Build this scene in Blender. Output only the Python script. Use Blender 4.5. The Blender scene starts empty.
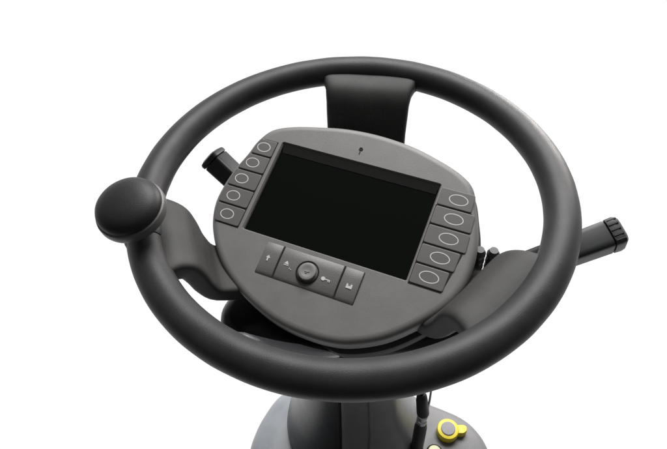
import bpy, bmesh, math, random
from mathutils import Vector, Matrix, noise
random.seed(4)
C = bpy.context.scene.collection
PI = math.pi
R = math.radians

# ------------------------------------------------------------------ materials
def mat(name, col, rough=.55, spec=.4, grain=0., gscale=1500., mottle=.0, coat=0., metal=0., fine=0., wear=0.):
    m = bpy.data.materials.new(name); m.use_nodes = True
    nt = m.node_tree; N = nt.nodes; L = nt.links
    b = N['Principled BSDF']
    b.inputs['Roughness'].default_value = rough
    b.inputs['Specular IOR Level'].default_value = spec
    b.inputs['Metallic'].default_value = metal
    b.inputs['Coat Weight'].default_value = coat
    b.inputs['Coat Roughness'].default_value = .12
    tc = N.new('ShaderNodeTexCoord')
    base = (*col, 1)
    b.inputs['Base Color'].default_value = base
    if mottle:
        n = N.new('ShaderNodeTexNoise'); n.inputs['Scale'].default_value = 38; n.inputs['Detail'].default_value = 7
        n.inputs['Roughness'].default_value = .65
        L.new(tc.outputs['Object'], n.inputs['Vector'])
        r = N.new('ShaderNodeValToRGB')
        r.color_ramp.elements[0].position = .3; r.color_ramp.elements[1].position = .75
        r.color_ramp.elements[0].color = tuple(c*(1-mottle) for c in col)+(1,)
        r.color_ramp.elements[1].color = tuple(c*(1+mottle) for c in col)+(1,)
        L.new(n.outputs['Fac'], r.inputs['Fac']); L.new(r.outputs['Color'], b.inputs['Base Color'])
        mr = N.new('ShaderNodeMapRange'); mr.inputs['To Min'].default_value = rough-.09; mr.inputs['To Max'].default_value = min(1, rough+.09)
        n3 = N.new('ShaderNodeTexNoise'); n3.inputs['Scale'].default_value = 21; n3.inputs['Detail'].default_value = 9
        L.new(tc.outputs['Object'], n3.inputs['Vector'])
        L.new(n3.outputs['Fac'], mr.inputs['Value']); L.new(mr.outputs['Result'], b.inputs['Roughness'])
    if grain:
        v = N.new('ShaderNodeTexVoronoi'); v.inputs['Scale'].default_value = gscale
        L.new(tc.outputs['Object'], v.inputs['Vector'])
        n2 = N.new('ShaderNodeTexNoise'); n2.inputs['Scale'].default_value = gscale*.45; n2.inputs['Detail'].default_value = 4
        L.new(tc.outputs['Object'], n2.inputs['Vector'])
        mx = N.new('ShaderNodeMath'); mx.operation = 'ADD'
        L.new(v.outputs['Distance'], mx.inputs[0]); L.new(n2.outputs['Fac'], mx.inputs[1])
        bp = N.new('ShaderNodeBump'); bp.inputs['Strength'].default_value = grain; bp.inputs['Distance'].default_value = .0004
        L.new(mx.outputs['Value'], bp.inputs['Height']); L.new(bp.outputs['Normal'], b.inputs['Normal'])
    return m

M = dict(
    rim=mat('rim_foam', (.0265, .0256, .0256), .46, .25, .2, 2200, .22),
    spoke=mat('spoke_foam', (.038, .0367, .0355), .58, .26, .22, 2000, .16),
    panel=mat('panel_plastic', (.155, .1485, .143), .5, .45, .16, 2200, .10),
    button=mat('button_plastic', (.098, .092, .088), .5, .4, .10, 2400, .06),
    key=mat('key_plastic', (.125, .12, .115), .45, .45, .2, 1500, .05),
    dial=mat('dial_plastic', (.21, .2, .195), .48, .4, .1, 2000, .05),
    groove=mat('dark_groove', (.012, .012, .011), .7, .2),
    screen=mat('screen_glass', (.0045, .0052, .0045), .18, .03),
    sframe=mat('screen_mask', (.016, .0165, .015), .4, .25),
    print=mat('white_print', (.54, .51, .51), .6, .3),
    bowl=mat('bowl_plastic', (.012, .0125, .0125), .5, .35, .25, 900, .1),
    knob=mat('knob_plastic', (.014, .0137, .0135), .5, .28, .12, 900, .1),
    knobband=mat('knob_band_plastic', (.10, .097, .094), .45, .45, .12, 900, .08),
    lever=mat('lever_plastic', (.014, .0148, .0148), .45, .35, .06, 1500, .1),
    levercap=mat('lever_cap_plastic', (.022, .022, .022), .42, .4, .06, 1500, .1),
    column=mat('column_plastic', (.008, .008, .0085), .27, .3, .15, 700, .1),
    column2=mat('column_cover_plastic', (.14, .14, .143), .40, .5, .15, 700, .1),
    console=mat('console_plastic', (.15, .148, .152), .55, .5, .25, 600, .1),
    shell=mat('shell_sheen', (.27, .285, .305), .30, .55, .0, 700, .08),  # lighter console tone, reflection of the left side put into the colour
    glint=mat('glint_tone', (.62, .62, .66), .28, .55, .0, 700, .06),  # pale colour standing for the highlight on the head cover edge
    yellow=mat('yellow_plastic', (.66, .53, .02), .4, .45, .1, 900, .05),
    capgrey=mat('cap_disc_plastic', (.24, .23, .24), .5, .4, .15, 900, .06),
    pale=mat('pale_plastic', (.58, .57, .36), .45, .4),
    steel=mat('bright_steel', (.6, .6, .6), .25, .5, 0, 1, 0, 0, 1.),
    grommet=mat('grommet_rubber', (.06, .063, .06), .5, .4, .1, 900, .1),
    cable=mat('cable_rubber', (.014, .013, .014), .55, .35, .2, 900, .1),
)

# ------------------------------------------------------------------ helpers
def link(o, parent=None):
    C.objects.link(o)
    if parent: o.parent = parent
    return o
def thing(name, label, cat, loc=(0, 0, 0), group=None):
    o = bpy.data.objects.new(name, None); o.empty_display_size = .03
    o.location = loc; o['label'] = label; o['category'] = cat
    if group: o['group'] = group
    return link(o)
def obj(name, bm, mats, parent=None, label=None, angle=32, smooth=True, sub=0):
    """one mesh object; vertices are given in the PARENT frame of the thing"""
    bmesh.ops.remove_doubles(bm, verts=bm.verts, dist=1e-6)
    bmesh.ops.recalc_face_normals(bm, faces=bm.faces)
    me = bpy.data.meshes.new(name); bm.to_mesh(me); bm.free()
    for m in (mats if isinstance(mats, (list, tuple)) else [mats]): me.materials.append(m)
    if smooth:
        for p in me.polygons: p.use_smooth = True
        me.set_sharp_from_angle(angle=R(angle))
    o = bpy.data.objects.new(name, me)
    if label: o['label'] = label
    link(o, parent)
    if sub:
        s = o.modifiers.new('sub', 'SUBSURF'); s.levels = sub; s.render_levels = sub
    return o
def rings(bm, rs, close0=False, close1=False, mi=0):
    """skin consecutive closed rings of equal length"""
    vs = [[bm.verts.new(p) for p in r] for r in rs]
    n = len(rs[0])
    for a, b in zip(vs, vs[1:]):
        for i in range(n):
            f = bm.faces.new((a[i], a[(i+1) % n], b[(i+1) % n], b[i])); f.material_index = mi
    if close0: bm.faces.new(list(reversed(vs[0]))).material_index = mi
    if close1: bm.faces.new(vs[-1]).material_index = mi
    return vs
def lathe(bm, prof, n=64, T=None, mi=0):
    """prof: (r, z) list, from an axis point or open"""
    T = T or Matrix.Identity(4)
    rs = []
    for r, z in prof:
        rs.append([T @ Vector((max(r, 1e-5)*math.cos(2*PI*i/n), max(r, 1e-5)*math.sin(2*PI*i/n), z)) for i in range(n)])
    return rings(bm, rs, True, True, mi)
def catmull(P, per=8, closed=True):
    out = []; n = len(P)
    for i in range(n if closed else n-1):
        p = [Vector(P[(i+k-1) % n] if closed else P[min(max(i+k-1, 0), n-1)]) for k in range(4)]
        for j in range(per):
            t = j/per
            out.append(.5*((2*p[1])+(p[2]-p[0])*t+(2*p[0]-5*p[1]+4*p[2]-p[3])*t*t+(3*p[1]-p[0]-3*p[2]+p[3])*t**3))
    if not closed: out.append(Vector(P[-1]))
    return out
def inset(poly, d):
    """offset a closed counter-clockwise 2D outline inwards by d"""
    n = len(poly); out = []
    for i in range(n):
        t = (poly[(i+1) % n]-poly[i-1]); t.normalize()
        out.append(poly[i]+Vector((-t.y, t.x))*d)
    return out
def ring3(poly, z): return [Vector((p.x, p.y, z)) for p in poly]
def rrect(x0, y0, x1, y1, r, k=5):
    P = []
    for cx, cy, a in ((x1-r, y0+r, -90), (x1-r, y1-r, 0), (x0+r, y1-r, 90), (x0+r, y0+r, 180)):
        for i in range(k+1):
            t = R(a+90*i/k); P.append(Vector((cx+r*math.cos(t), cy+r*math.sin(t))))
    return P
def rounded_poly(P, r, k=4):
    """round the corners of a CCW polygon"""
    out = []; n = len(P); P = [Vector(p) for p in P]
    for i in range(n):
        a, b, c = P[i-1], P[i], P[(i+1) % n]
        u = (a-b); v = (c-b); q = min(r, u.length*.4, v.length*.4)
        p0 = b+u.normalized()*q; p1 = b+v.normalized()*q
        for j in range(k+1):
            t = j/k
            out.append(p0*(1-t)**2+b*2*t*(1-t)+p1*t*t)
    return out
def pillow(bm, poly, z0, z1, bev=.0007, mi=0):
    """prism over a 2D outline with a rounded top edge"""
    a = ring3(poly, z0); b = ring3(poly, z1-bev); c = ring3(inset(poly, bev*.3), z1-bev*.3); d = ring3(inset(poly, bev), z1)
    e = ring3(inset(poly, bev*1.6), z1)
    return rings(bm, [a, b, c, d, e], True, True, mi)
def axis_matrix(p0, p1, up=Vector((0, 0, 1))):
    z = (Vector(p1)-Vector(p0)).normalized(); x = up.cross(z).normalized(); y = z.cross(x)
    m = Matrix((x, y, z)).transposed().to_4x4(); m.translation = Vector(p0); return m
def tube(bm, pts, rad, n=12, mi=0):
    pts = [Vector(p) for p in pts]; rs = []
    prevx = None
    for i, p in enumerate(pts):
        t = (pts[min(i+1, len(pts)-1)]-pts[max(i-1, 0)]).normalized()
        x = (prevx - t*prevx.dot(t)) if prevx else t.orthogonal()
        x.normalize(); prevx = x; y = t.cross(x)
        r = rad[i] if isinstance(rad, (list, tuple)) else rad
        rs.append([p+x*r*math.cos(2*PI*k/n)+y*r*math.sin(2*PI*k/n) for k in range(n)])
    rings(bm, rs, True, True, mi)

# ================================================================== STEERING WHEEL
RW, RT = .190, .0155                   # rim centre-line radius, tube radius
wheel = thing('steering_wheel', 'dark grey three-spoke steering wheel with a display panel in its middle', 'steering wheel')

# --- rim
bm = bmesh.new()
rs = []
NU, NV = 220, 40
for i in range(NU):
    a = 2*PI*i/NU
    ring = []
    for j in range(NV):
        b = 2*PI*j/NV
        # slightly flattened grip section with finger-side swell
        rr = RT*(1+.02*math.cos(2*b))
        w = .00025*noise.noise(Vector((math.cos(a)*9, math.sin(a)*9, b)))
        ring.append(Vector(((RW+(rr+w)*math.cos(b))*math.cos(a), (RW+(rr+w)*math.cos(b))*math.sin(a), (rr+w)*math.sin(b))))
    rs.append(ring)
rings(bm, rs+[rs[0]])
obj('rim', bm, M['rim'], wheel)

# --- spokes: bent padded plates that flow out of the rim and dive below the hub
def spoke(bm, ang, wl, wr, hl, hr, path, shift=0.):
    fl = [.014, .012, .0045, .0012, 0, 0, 0, .001, .002]          # fillet that widens towards rim
    th = [.0095, .0100, .0108, .0120, .0118, .0112, .0105, .010, .010]
    cp = catmull([(p[0], p[1], 0) for p in path], 4, False)
    m = len(cp)
    def lerp(A, t):
        k = min(int(t), len(A)-2); f = t-k; return A[k]*(1-f)+A[k+1]*f
    ca, sa = math.cos(ang), math.sin(ang)
    rs = []
    for i, p in enumerate(cp):
        t = i/4
        q = (cp[min(i+1, m-1)]-cp[max(i-1, 0)]); q.normalize()
        nx, nz = q.y, -q.x                       # normal in the (r, z) plane
        if nz < 0: nx, nz = -nx, -nz
        f = t/(len(path)-1)
        g = f**1.9; L_ = (wl*(1-g)+hl*g)+lerp(fl, t); R_ = (wr*(1-g)+hr*g)+lerp(fl, t); h = lerp(th, t)
        ring = []
        K = 40
        for k in range(K):
            b = 2*PI*k/K
            c, s = math.cos(b), math.sin(b)
            e = .22
            lx = math.copysign(abs(c)**e, c); lz = math.copysign(abs(s)**.5, s)
            lat = lx*(L_ if lx > 0 else R_)+shift*f
            dish = -.0022*(1-(lx*lx)) if s > 0 else 0
            r_ = p.x+nx*(lz*h+dish); z_ = p.y+nz*(lz*h+dish)
            ring.append(Vector((r_*ca-lat*sa, r_*sa+lat*ca, z_)))
        rs.append(ring)
    rings(bm, rs, True, True)
FAR = [(.190, -.004), (.178, -.0035), (.167, -.0035), (.157, -.007), (.149, -.015), (.143, -.029), (.137, -.045), (.126, -.061), (.100, -.072)]
NEAR = [(.190, -.004), (.182, -.0035), (.174, -.0035), (.166, -.006), (.1585, -.013), (.154, -.027), (.150, -.045), (.140, -.062), (.110, -.074)]
for ang, wl, wr, hl, hr, path, sh in ((79, .047, .047, .042, .042, FAR, 0), (-165.5, .041, .047, .030, .020, NEAR, 0), (-47.5, .048, .046, .044, .034, FAR, 0)):
    bm = bmesh.new(); spoke(bm, R(ang), wl, wr, hl, hr, path, sh)
    obj('spoke', bm, M['spoke'], wheel, angle=50)

# --- display housing, in its own frame: X along the screen, Y up the screen, Z out of it
az, tilt = R(-26), R(18)
X = Vector((math.cos(az), math.sin(az), 0)); Yh = Vector((-math.sin(az), math.cos(az), 0))
Y = Yh*math.cos(tilt)+Vector((0, 0, math.sin(tilt))); Z = X.cross(Y)
PO = Vector((0, 0, -.025))
PM = Matrix((X, Y, Z)).transposed().to_4x4(); PM.translation = PO
mm = .001
outl = [(-127.5, 28.5), (-133.3, 8), (-136.3, -13), (-136, -34), (-129.5, -54), (-117.5, -73), (-102, -90), (-84, -103.5), (-63, -114.5), (-40, -123), (-20, -127.5), (0, -129), (23, -128), (46, -122.5),
        (73, -108), (96, -87), (114, -65), (122.8, -46), (125.8, -26), (125.2, -4), (121, 15), (113.5, 35), (104, 56), (89.5, 67.5), (66, 76.5), (34, 84.5), (-1, 87.5), (-34, 86), (-66, 80), (-94, 72.5), (-113.5, 62.5), (-123.5, 46)]
outl = [Vector((a*mm, b*mm)) for a, b in outl]                 # this order is CCW
OUT = [Vector((p.x, p.y)) for p in catmull([(p.x, p.y, 0) for p in outl], 8)]
scr = rrect(-.0958, -.0522, .0748, .0512, .0025)               # screen opening
bm = bmesh.new()
prof = [(.0075, 0), (.0068, 0), (.0046, -.0003), (.0027, -.0011), (.0011, -.0026), (.0002, -.0046), (0, -.007), (0, -.0185), (.0008, -.0205), (.003, -.0215)]
vs = rings(bm, [ring3(inset(OUT, d), z) for d, z in prof], False, True)
hole = [bm.verts.new((p.x, p.y, 0)) for p in scr]
he = [bm.edges.new((hole[i], hole[(i+1) % len(hole)])) for i in range(len(hole))]
n0 = len(vs[0]); oe = [bm.edges.get((vs[0][i], vs[0][(i+1) % n0])) for i in range(n0)]
bmesh.ops.triangle_fill(bm, use_beauty=True, edges=oe+he)
# chamfered lip of the opening, then its wall
lip = [bm.verts.new((p.x, p.y, -.0020)) for p in inset(scr, .0013)]
wall = [bm.verts.new((p.x, p.y, -.0065)) for p in inset(scr, .0015)]
for A, B in ((hole, lip), (lip, wall)):
    for i in range(len(A)):
        j = (i+1) % len(A); bm.faces.new((A[i], A[j], B[j], B[i]))
hou = obj('display_housing', bm, M['panel'], wheel, angle=25)
hou.matrix_local = PM
# light grey chamfer around the opening is the same plastic; black glass below it
bm = bmesh.new()
g = rrect(-.0946, -.0511, .0736, .0500, .002)
pillow(bm, inset(g, .0001), -.0075, -.0045, .0003)
obj('screen', bm, M['screen'], hou)
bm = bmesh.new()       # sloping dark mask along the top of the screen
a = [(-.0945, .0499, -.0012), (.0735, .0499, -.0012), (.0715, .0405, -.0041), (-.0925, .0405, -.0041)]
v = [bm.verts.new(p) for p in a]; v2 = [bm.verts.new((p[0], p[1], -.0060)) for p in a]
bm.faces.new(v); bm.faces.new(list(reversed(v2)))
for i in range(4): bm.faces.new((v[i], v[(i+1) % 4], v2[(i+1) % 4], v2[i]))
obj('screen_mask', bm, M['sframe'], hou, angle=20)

def outline_x(y, side):
    xs = [p.x for p in OUT if abs(p.y-y) < .004 and (p.x < 0) == (side < 0)]
    return sum(xs)/len(xs)
# --- oval softkeys
ydiv = [48.5, 28.6, 8.4, -11.8, -32.0, -52.6]
def oval(bm, cx, cy, a, b, z, w=.00085, n=36):
    outer = [Vector((cx+a*math.cos(2*PI*i/n), cy+b*math.sin(2*PI*i/n), z)) for i in range(n)]
    inner = [Vector((cx+(a-w)*math.cos(2*PI*i/n), cy+(b-w)*math.sin(2*PI*i/n), z)) for i in range(n)]
    lo = [p-Vector((0, 0, .0003)) for p in outer]; li = [p-Vector((0, 0, .0003)) for p in inner]
    rings(bm, [lo, outer, inner, li], mi=1)
for side in (-1, 1):
    for k in range(5):
        y1, y0 = (ydiv[k]-.75)*mm, (ydiv[k+1]+.75)*mm
        if side < 0:
            xr = -.0998
            xl0 = outline_x(y0, -1)+.0042; xl1 = outline_x(y1, -1)+.0042
            xlm = outline_x((y0+y1)/2, -1)+.0042
            P = [(xl0, y0), (xr, y0), (xr, y1), (xl1, y1), (xlm, (y0+y1)/2)]
            ox, oy, oa, ob_ = [-111.8, -115.8, -119, -119, -116.3][k]*mm, (y0+y1)/2, .0074, .0055
        else:
            xl = .0762
            e = [.1085, .1140, .1152, .1125, .1085]
            P = [(xl, y0), (e[k]-(.001 if k > 2 else -.001), y0), (e[k], y1), (xl, y1)]
            ox, oy, oa, ob_ = [94.7, 96.2, 97.6, 95.8, 92.2][k]*mm, (y0+y1)/2, .0092, .0056
        bm = bmesh.new()
        pillow(bm, rounded_poly(P, .0022, 6), -.0004, .0011, .0006)
        oval(bm, ox, oy, oa, ob_, .00122)
        obj('softkey', bm, [M['button'], M['print']], hou, angle=40)
# dark bed seen in the slits between the keys
for side in (-1, 1):
    bm = bmesh.new()
    if side < 0:
        ys = [(-52.6+i*(101.1/10))*mm for i in range(11)]
        P = [Vector((outline_x(y, -1)+.0075, y)) for y in ys][::-1]+[Vector((-.0994, ys[0])), Vector((-.0994, ys[-1]))]
    else:
        P = [Vector(p) for p in ((.0757, -.0531), (.1065, -.0531), (.1105, -.033), (.1140, -.0118), (.1135, .0084), (.1105, .0290), (.0757, .0290))]
    rings(bm, [ring3(P, -.0006), ring3(P, .0003)], True, True)
    obj('key_bed', bm, M['groove'], hou, smooth=False)

# --- menu keys under the screen
def menukey(x0, x1, glyphs, name='menu_key'):
    bm = bmesh.new()
    prof = [(-.0563, .0005), (-.0566, .0019), (-.0572, .0023), (-.066, .0027), (-.075, .0026), (-.081, .0021), (-.0855, .0013), (-.0885, .0005), (-.0895, -.0006)]
    xs = [x0, x0+.0004, x0+.0012, (x0+x1)/2, x1-.0012, x1-.0004, x1]
    dz = [-.0012, -.0003, 0, 0, 0, -.0003, -.0012]
    grid = [[bm.verts.new((x, y, max(z+d, -.0008))) for x, d in zip(xs, dz)] for y, z in prof]
    for r0, r1 in zip(grid, grid[1:]):
        for i in range(len(xs)-1): bm.faces.new((r0[i], r0[i+1], r1[i+1], r1[i]))
    for col in (0, -1):       # side skirts
        lo = [bm.verts.new((r[col].co.x, r[col].co.y, -.0008)) for r in grid]
        for i in range(len(grid)-1):
            try: bm.faces.new((grid[i][col], grid[i+1][col], lo[i+1], lo[i]))
            except ValueError: pass
    for poly in glyphs:
        rings(bm, [[Vector((x, y, .0022)) for x, y in poly], [Vector((x, y, .00295)) for x, y in poly]], True, True, 1)
    return obj(name, bm, [M['key'], M['print']], hou, angle=35)
def disc(cx, cy, a, b=None, n=18, rot=0):
    b = b or a
    return [(cx+a*math.cos(2*PI*i/n+rot), cy+b*math.sin(2*PI*i/n+rot)) for i in range(n)]
def box2(x0, y0, x1, y1): return [(x0, y0), (x1, y0), (x1, y1), (x0, y1)]
menukey(-.0637, -.0460, [[(-.0585, -.0722), (-.0543, -.0722), (-.0564, -.0694)], box2(-.0571, -.0752, -.0557, -.0722)])
ck = menukey(-.0448, .0165, [[(-.0392, -.0724), (-.0345, -.0724), (-.03685, -.0692)], box2(-.0392, -.0738, -.0345, -.0730), box2(-.0328, -.0760, -.0319, -.0751), box2(-.0312, -.0768, -.0303, -.0759),
                            disc(.0018, -.0746, .0021, .0019), box2(.0037, -.0751, .0088, -.0742), box2(.0066, -.0764, .0073, -.0751), box2(.0080, -.0764, .0087, -.0751)])
menukey(.0177, .0360, [box2(.0244, -.0760, .0302, -.0735), box2(.0244, -.0735, .0260, -.0718), box2(.0284, -.0735, .0302, -.0718)])
bm = bmesh.new()
P = rrect(-.0640, -.0888, .0363, -.0560, .001)
rings(bm, [ring3(P, -.0005), ring3(P, .0003)], True, True)
obj('key_bed', bm, M['groove'], hou, smooth=False)
T = Matrix.Translation((-.0146, -.0735, 0))
bm = bmesh.new()
lathe(bm, [(.0112, .0005), (.0112, .0030), (.0104, .0034), (.0099, .0030), (.0094, .0010), (0, .0010)], 48, T)
obj('dial_collar', bm, M['groove'], hou)
bm = bmesh.new()
lathe(bm, [(.0086, .0008), (.0088, .0042), (.0080, .0054), (.0062, .0058), (.0050, .0055), (.0022, .0051), (0, .0050)], 48, T)
def arrow(cx, cy, ang, s=.0016):
    return [(cx+s*math.cos(ang+k), cy+s*math.sin(ang+k)) for k in (0, 2.3, -2.3)]
for poly in (box2(-.0168, -.0742, -.0146, -.0725), arrow(-.0134, -.0733, 0, .0017), box2(-.0160, -.0757, -.0140, -.0750)):
    rings(bm, [[Vector((x, y, .0048)) for x, y in poly], [Vector((x, y, .0056)) for x, y in poly]], True, True, 1)
obj('dial', bm, [M['dial'], M['capgrey']], hou, angle=40)
bm = bmesh.new()          # light sensor in the bezel over the screen
lathe(bm, [(.0021, -.0003), (.0021, .0003), (.0015, .0004), (.0012, .0001), (0, .0001)], 24, Matrix.Translation((-.0137, .0650, 0)))
rings(bm, [ring3([Vector(p) for p in box2(-.0142, .0590, -.0132, .0622)], z) for z in (-.0002, .0002)], True, True)
obj('light_sensor', bm, M['groove'], hou)

# --- bowl under the housing
bm = bmesh.new()
def w2(p, z): return PM @ Vector((p.x, p.y, z))
r0 = [w2(p, -.0195) for p in inset(OUT, .006)]
r1 = [w2(p, -.0235) for p in inset(OUT, .0075)]
r2 = [w2(p, -.034) for p in inset(OUT, .012)]
n = len(r0)
def toward(r, k, rad, z):
    out = []
    for p in r:
        a = math.atan2(p.y, p.x); q = Vector((rad*math.cos(a), rad*math.sin(a), z)); out.append(p.lerp(q, k))
    return out
r3 = [w2(p, -.052) for p in inset(OUT, .010)]
rings(bm, [r0, r1, r2, r3, toward(r3, .35, .075, -.095), toward(r3, .85, .072, -.102), toward(r3, 1, .06, -.112)], True, True)
obj('hub_bowl', bm, M['bowl'], wheel, angle=50)

# grey lower shell of the hub, showing under the lower right edge of the display
def shell_off(p): 
    t = min(1, max(0, (p.x+.015)/.05)); t = t*t*(3-2*t)
    return .012*(1-t)-.0035*t
SH = [p+(inset(OUT, 1)[i]-p)*shell_off(p) for i, p in enumerate(OUT)]
bm = bmesh.new()
rings(bm, [[w2(p, z) for p in inset(SH, d)] for d, z in ((.012, -.0285), (.003, -.0285), (.0008, -.0292), (0, -.0315), (.0005, -.045), (.003, -.050), (.02, -.058))], True, True)
obj('hub_shell', bm, M['spoke'], wheel, angle=45)

# --- spinner knob on the rim
ka = R(-169.5)
kb = Vector((RW*math.cos(ka), RW*math.sin(ka), 0))
K = Matrix.Translation((-.1850, -.0330, -.001)) @ Matrix.Rotation(R(-6), 4, 'Y') @ Matrix.Rotation(R(8), 4, 'X')
knob_bm = bmesh.new()
lathe(knob_bm, [(.0075, .012), (.0075, .024), (.016, .0255), (.0265, .0262), (.0295, .0278), (.0304, .0305), (.0304, .0350), (.0299, .0368), (.0287, .0376)], 72, K, 1)
lathe(knob_bm, [(.0286, .0366), (.0282, .0374), (.0287, .0379), (.0286, .0405), (.0270, .0440), (.0236, .0470), (.0182, .0493), (.0110, .0506), (.004, .0511), (0, .0512)], 72, K, 0)
obj('spinner_knob', knob_bm, [M['knob'], M['knobband']], wheel, 'black mushroom knob with a lighter band round its lower edge', angle=40)
bm = bmesh.new()
n_ = 28; ringsL = []
for i in range(9):
    a = ka+(i-4)/4*.075
    k = 1 if 0 < i < 8 else .93
    ringsL.append([Vector(((RW+RT*1.13*k*math.cos(b))*math.cos(a), (RW+RT*1.13*k*math.cos(b))*math.sin(a), RT*1.13*k*math.sin(b))) for b in [2*PI*j/n_ for j in range(n_)]])
rings(bm, ringsL, True, True)
lathe(bm, [(.0135, .008), (.0135, .0165), (.0115, .0195), (0, .0195)], 32, Matrix.Translation((-.1860, -.0345, 0)))
obj('knob_clamp', bm, M['bowl'], wheel, angle=40)

# ================================================================== LEVERS
def lever(name, label, tip, root, w, h, cap, boot, roll=0, ribs=False):
    tip, root = Vector(tip), Vector(root)
    t = thing(name, label, 'lever', root)
    A = axis_matrix((0, 0, 0), tip-root) @ Matrix.Rotation(roll, 4, 'Z'); L_ = (tip-root).length
    def sec(z, sx, sy, e=.34):
        out = []
        for i in range(36):
            b = 2*PI*i/36; c, s = math.cos(b), math.sin(b)
            out.append(A @ Vector((math.copysign(abs(c)**e, c)*sx, math.copysign(abs(s)**e, s)*sy, z)))
        return out
    b0 = L_-cap
    bm = bmesh.new()
    rings(bm, [sec(0, .007, .007, 1), sec(L_*.40, .007, .007, 1), sec(L_*.46, .0085, .008, .9), sec(L_*.52, w*.86, h*.84), sec(L_*.60, w*.93, h*.93), sec(b0-.001, w, h), sec(b0, w*.96, h*.96)], True, True)
    obj('grip', bm, M['lever'], t, angle=40)
    bm = bmesh.new()
    rings(bm, [sec(b0+.0006, w*.90, h*.9), sec(b0+.0012, w*1.02, h*1.04), sec(b0+cap*.55, w*1.04, h*1.06), sec(b0+cap*.8, w*.98, h*.98), sec(L_-.0008, w*.84, h*.82), sec(L_, w*.7, h*.68)], True, True)
    for k in (range(5) if ribs else ()):           # grip ridges across the cap
        c_ = -.8+.4*k
        for sgn in (-1, 1):
            a_ = [(c_*w-.0009, sgn*h*.98), (c_*w+.0009, sgn*h*.98), (c_*w+.0006, sgn*h*1.11), (c_*w-.0006, sgn*h*1.11)]
            if abs(c_) > .7: a_ = [(x*.93, y*.95) for x, y in a_]
            rings(bm, [[A @ Vector((x, y, z)) for x, y in a_] for z in (b0+.002, b0+cap*.78)], True, True)
    obj('end_cap', bm, M['levercap'], t, angle=30)
    if boot:
        bm = bmesh.new(); pr = [(0, boot[0])]; z0, z1, r0, r1 = boot
        pr = [(.006, z0)]
        nb = 5
        for i in range(nb):
            f = i/nb; rr = r0*(1-f)+r1*f; zz = z0+(z1-z0)*f; d = (z1-z0)/nb
            pr += [(rr*.72, zz+.05*d), (rr, zz+.35*d), (rr, zz+.65*d), (rr*.72, zz+.95*d)]
        pr += [(.006, z1)]
        lathe(bm, pr, 36, A)
        obj('bellows', bm, M['column2'], t, angle=40)
    return t
lever('control_lever', 'short black lever sticking out between rim and display on the left', (-.149, .111, -.045), (-.029, .027, -.145), .0155, .0115, .008, None, R(35))
lever('control_lever', 'black lever with chunky ribbed end cap reaching out under the right of the rim', (.257, -.032, -.045), (.030, -.068, -.1165), .0140, .0135, .014, None, R(12), True)

# ================================================================== STEERING COLUMN
def sweep_ribbon(bm, pts2, sect, z0):
    rs = []; n = len(pts2)
    for i, p in enumerate(pts2):
        t = pts2[min(i+1, n-1)]-pts2[max(i-1, 0)]; t.normalize(); nn = Vector((-t.y, t.x))
        k = min(1, i/5, (n-1-i)/5)*.9+.1
        rs.append([Vector((p.x+nn.x*d*k, p.y+nn.y*d*k, z0+z)) for d, z in sect])
    rings(bm, rs, True, True)

col = thing('steering_column', 'dark plastic steering column sleeve under the wheel with a glossy head cover', 'steering column', (0, 0, -.62))
Tc = Matrix.Translation((0, 0, .62))
bm = bmesh.new()
Ts = Tc @ Matrix.Translation((-.007, 0, 0)) @ Matrix.Diagonal((.965, .965, 1, 1))
lathe(bm, [(.045, -.105), (.050, -.14), (.058, -.20), (.064, -.27), (.069, -.335), (.077, -.40), (.089, -.45), (.101, -.49), (.1065, -.52), (.106, -.545), (.100, -.58), (.095, -.72)], 96, Ts)
obj('sleeve', bm, M['column'], col)
# right half cover of the sleeve with a raised lapel, and the slit between the halves
def part_lathe(bm, prof, a0, a1, thick, n=40):
    rs = []
    for i in range(n+1):
        a = R(a0(0)+(a1(0)-a0(0))*i/n)
        row = []
        for k, (r, z) in enumerate(prof):
            t = k/(len(prof)-1); a = R(a0(t)+(a1(t)-a0(t))*i/n)
            e = thick if 0 < i < n else thick-.0012
            row.append(Vector((math.cos(a)*(r*.965+e)-.007, math.sin(a)*(r*.965+e), z+.62)))
        for k, (r, z) in reversed(list(enumerate(prof))):
            t = k/(len(prof)-1); a = R(a0(t)+(a1(t)-a0(t))*i/n)
            row.append(Vector((math.cos(a)*(r*.965-.002)-.007, math.sin(a)*(r*.965-.002), z+.62)))
        rs.append(row)
    rings(bm, rs, True, True)
SP = [(.050, -.14), (.058, -.20), (.064, -.27), (.069, -.335), (.077, -.40), (.0825, -.425), (.089, -.45), (.095, -.47), (.101, -.49), (.1065, -.52), (.106, -.538)]
bm = bmesh.new(); part_lathe(bm, SP, lambda t: -103+2*t, lambda t: 35, .0022)
obj('half_cover', bm, M['column2'], col, angle=40)
bm = bmesh.new(); part_lathe(bm, SP, lambda t: -107+2*t, lambda t: -103.6+2*t, .0012, 6)
obj('seam', bm, M['groove'], col, angle=40)
bm = bmesh.new(); part_lathe(bm, SP, lambda t: -72-22*t*t+4*t, lambda t: -58+46*(1-t)**1.1-22*t, .0052)
obj('lapel', bm, M['column2'], col, angle=40)
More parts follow.
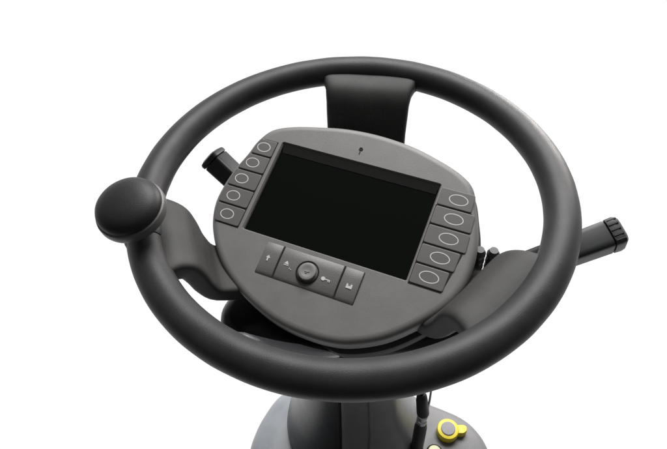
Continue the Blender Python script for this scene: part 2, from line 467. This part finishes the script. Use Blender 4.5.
# head cover: flat rounded box below the hub that carries the levers
bm = bmesh.new()
HP = catmull([(-.133, -.048, 0), (-.128, -.082, 0), (-.090, -.101, 0), (-.035, -.113, 0), (.03, -.110, 0), (.090, -.106, 0), (.124, -.082, 0), (.10, -.02, 0), (.06, .04, 0), (.0, .05, 0), (-.09, .0, 0)], 8)
HP = [Vector((p.x, p.y)) for p in HP]
rings(bm, [ring3(inset(HP, d), .62+z) for d, z in ((.012, -.098), (.006, -.1), (.0015, -.104), (0, -.11), (0, -.128), (.002, -.132), (.03, -.150), (.05, -.165))], True, True)
obj('head_cover', bm, M['column'], col, angle=40)
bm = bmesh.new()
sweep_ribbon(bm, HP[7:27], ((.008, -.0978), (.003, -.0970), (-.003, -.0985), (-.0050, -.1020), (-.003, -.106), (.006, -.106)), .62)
obj('head_glint', bm, M['glint'], col, angle=50)  # added pale ribbon: glossy streak on the cover edge put into colour and shape
for dx, dy in ((0, 0), (.0125, -.002)):          # two pale ribbed grommets beside the hub
    bm = bmesh.new()
    pr = [(.0052, .522)]
    for i in range(5):
        z = .526+i*.009; pr += [(.0046, z), (.0060, z+.002), (.0060, z+.0055), (.0046, z+.0075)]
    lathe(bm, pr+[(.004, .572)], 24, Matrix.Translation((.118+dx, -.046+dy, .007)))
    obj('grommet', bm, M['grommet'], col, angle=40)

# ================================================================== CONSOLE behind the column
con = thing('console_housing', 'light grey rounded console behind the column with a yellow cap on it', 'console', (0, -.05, -.62))
Cz = .62; Cy = .05
def conring(P, d, z): return [Vector((p.x, p.y+Cy, Cz+z)) for p in inset(P, d)]
CP = catmull([(-0.1788, -0.0716, 0), (-0.1747, -0.0309, 0), (-0.1674, -0.0037, 0), (-0.1538, 0.0255, 0), (-0.1277, 0.061, 0), (-0.088, 0.0819, 0), (0.0008, 0.0861, 0), (0.077, 0.0631, 0), (0.1177, 0.036, 0), (0.1459, 0.0213, 0), (0.171, 0.0067, 0), (0.1908, -0.0131, 0), (0.2054, -0.0455, 0), (0.2128, -0.1081, 0), (0.2044, -0.2021, 0), (0.0634, -0.2335, 0), (-0.0619, -0.2335, 0), (-0.1715, -0.1812, 0)], 8)
CP = [Vector((p.x, p.y)) for p in CP][::-1]
bm = bmesh.new()
rings(bm, [conring(CP, d, z) for d, z in ((.042, -.5390), (.026, -.540), (.015, -.5425), (.007, -.547), (.002, -.5545), (0, -.565), (-.003, -.60), (-.008, -.76))], True, True)
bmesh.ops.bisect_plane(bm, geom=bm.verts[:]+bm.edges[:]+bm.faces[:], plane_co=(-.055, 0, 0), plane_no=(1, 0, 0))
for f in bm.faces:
    if f.calc_center_median().x < -.055: f.material_index = 1  # left side of the same body, its sheen painted in as a lighter colour
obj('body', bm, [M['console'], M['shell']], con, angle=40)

# yellow cap
cap = thing('yellow_cap', 'yellow winged cap with a grey disc on top of the console', 'cap', (0.1428, -0.0241, -0.54))
bm = bmesh.new()
lathe(bm, [(.0155, 0), (.0172, .003), (.0172, .0135), (.0160, .0160), (.0118, .0168), (0, .0168)], 40)
P = rounded_poly([(.010, -.0075), (.024, -.0085), (.030, -.004), (.030, .004), (.024, .0065), (.010, .0065)], .003)
rings(bm, [ring3(P, .001), ring3(P, .0125), ring3(inset(P, .0012), .0140)], True, True)
obj('collar', bm, M['yellow'], cap, angle=40)
bm = bmesh.new()
lathe(bm, [(.0108, .0155), (.0110, .0178), (.0102, .0186), (.004, .0189), (0, .0189)], 40)
obj('disc', bm, M['capgrey'], cap, angle=40)

# pale push button at the lower edge of the view
pb = thing('push_button', 'pale round push button beside the yellow cap at the bottom', 'button', (0.1177, -0.0549, -0.54))
bm = bmesh.new(); lathe(bm, [(.013, 0), (.013, .003), (.011, .004), (.0105, .004)], 32); obj('bezel', bm, M['groove'], pb)
bm = bmesh.new(); lathe(bm, [(.0100, .002), (.0100, .007), (.0085, .0085), (0, .009)], 32); obj('dome', bm, M['pale'], pb)

# cable with plug beside the column
cb = thing('plug_connector', 'black cable plug with a bright metal collar standing right beside the column', 'connector', (.0885, -.056, -.540))
bm = bmesh.new(); lathe(bm, [(.0135, 0), (.0135, .010), (.0095, .014), (.0090, .112), (.0078, .120), (.0078, .128), (0, .128)], 24); obj('socket', bm, M['lever'], cb)
bm = bmesh.new(); lathe(bm, [(.0060, .127), (.0075, .128), (.0075, .137), (.0062, .139), (.0062, .144), (.0075, .146), (.0075, .153), (.006, .155), (0, .155)], 24); obj('metal_collar', bm, M['steel'], cb)
bm = bmesh.new(); tube(bm, [(0, 0, .154), (-.0002, .0003, .158), (-.0035, .004, .190), (-.0042, .005, .200), (-.0045, .0055, .206)], [.0068, .0086, .0078, .0068, .004], 20); obj('plug', bm, M['cable'], cb)
bm = bmesh.new(); tube(bm, catmull([(-.0045, .0055, .203), (-.006, .009, .235), (-.012, .025, .28), (-.03, .05, .34), (-.05, .065, .41)], 6, False), .0030, 12); obj('cable', bm, M['cable'], cb)
bm = bmesh.new(); tube(bm, catmull([(.0065, .004, .150), (.0075, .006, .20), (.006, .012, .25), (-.006, .03, .30), (-.03, .055, .36)], 6, False), .0016, 10); obj('wire', bm, M['steel'], cb)

# ================================================================== LIGHT, WORLD, CAMERA
w = bpy.data.worlds.new('World'); bpy.context.scene.world = w; w.use_nodes = True
nt = w.node_tree; bg = nt.nodes['Background']
tc = nt.nodes.new('ShaderNodeTexCoord'); dp = nt.nodes.new('ShaderNodeVectorMath'); dp.operation = 'DOT_PRODUCT'
dp.inputs[1].default_value = Vector((0, .70, -.72)).normalized()
rp = nt.nodes.new('ShaderNodeValToRGB')
nt.links.new(tc.outputs['Generated'], dp.inputs[0]); nt.links.new(dp.outputs['Value'], rp.inputs['Fac'])
e = rp.color_ramp.elements
e[0].position = .05; e[0].color = (.13, .13, .131, 1)          # environment dimmed on the camera side, added to keep near faces dark
e[1].position = .42; e[1].color = (1.05, 1.05, 1.05, 1)       # plain white put in for the directions the camera sees
nt.links.new(rp.outputs['Color'], bg.inputs['Color']); bg.inputs['Strength'].default_value = 1.0

def area(name, loc, target, size, power, col=(1, 1, 1)):
    l = bpy.data.lights.new(name, 'AREA'); l.shape = 'RECTANGLE'; l.size, l.size_y = size; l.energy = power; l.color = col
    o = bpy.data.objects.new(name, l); C.objects.link(o); o.location = loc
    o.rotation_euler = (Vector(target)-Vector(loc)).to_track_quat('-Z', 'Y').to_euler()
    return o
area('window_light', (.35, 1.2, 1.5), (0, 0, 0), (1.5, 1.0), 75)
area('side_light', (1.25, 1.5, .25), (0, 0, 0), (.8, .8), 34, (1, .96, .94))

cd = bpy.data.cameras.new('camera'); cam = bpy.data.objects.new('camera', cd); C.objects.link(cam)
r = Vector((.99821848, -.04519297, -.03895451)); u = Vector((.05966454, .75610155, .65172892)); fw = Vector((0, .65289206, -.75745096))
m = Matrix((r, u, -fw)).transposed().to_4x4(); m.translation = Vector((-.0174, -.38789, .40372))
cam.matrix_world = m
cd.sensor_width = 36; cd.lens = 36*600/667; cd.clip_start = .01; cd.clip_end = 100
bpy.context.scene.camera = cam
vs_ = bpy.context.scene.view_settings
vs_.view_transform = 'Standard'; vs_.look = 'None'; vs_.exposure = 0; vs_.gamma = 1; vs_.use_curve_mapping = False
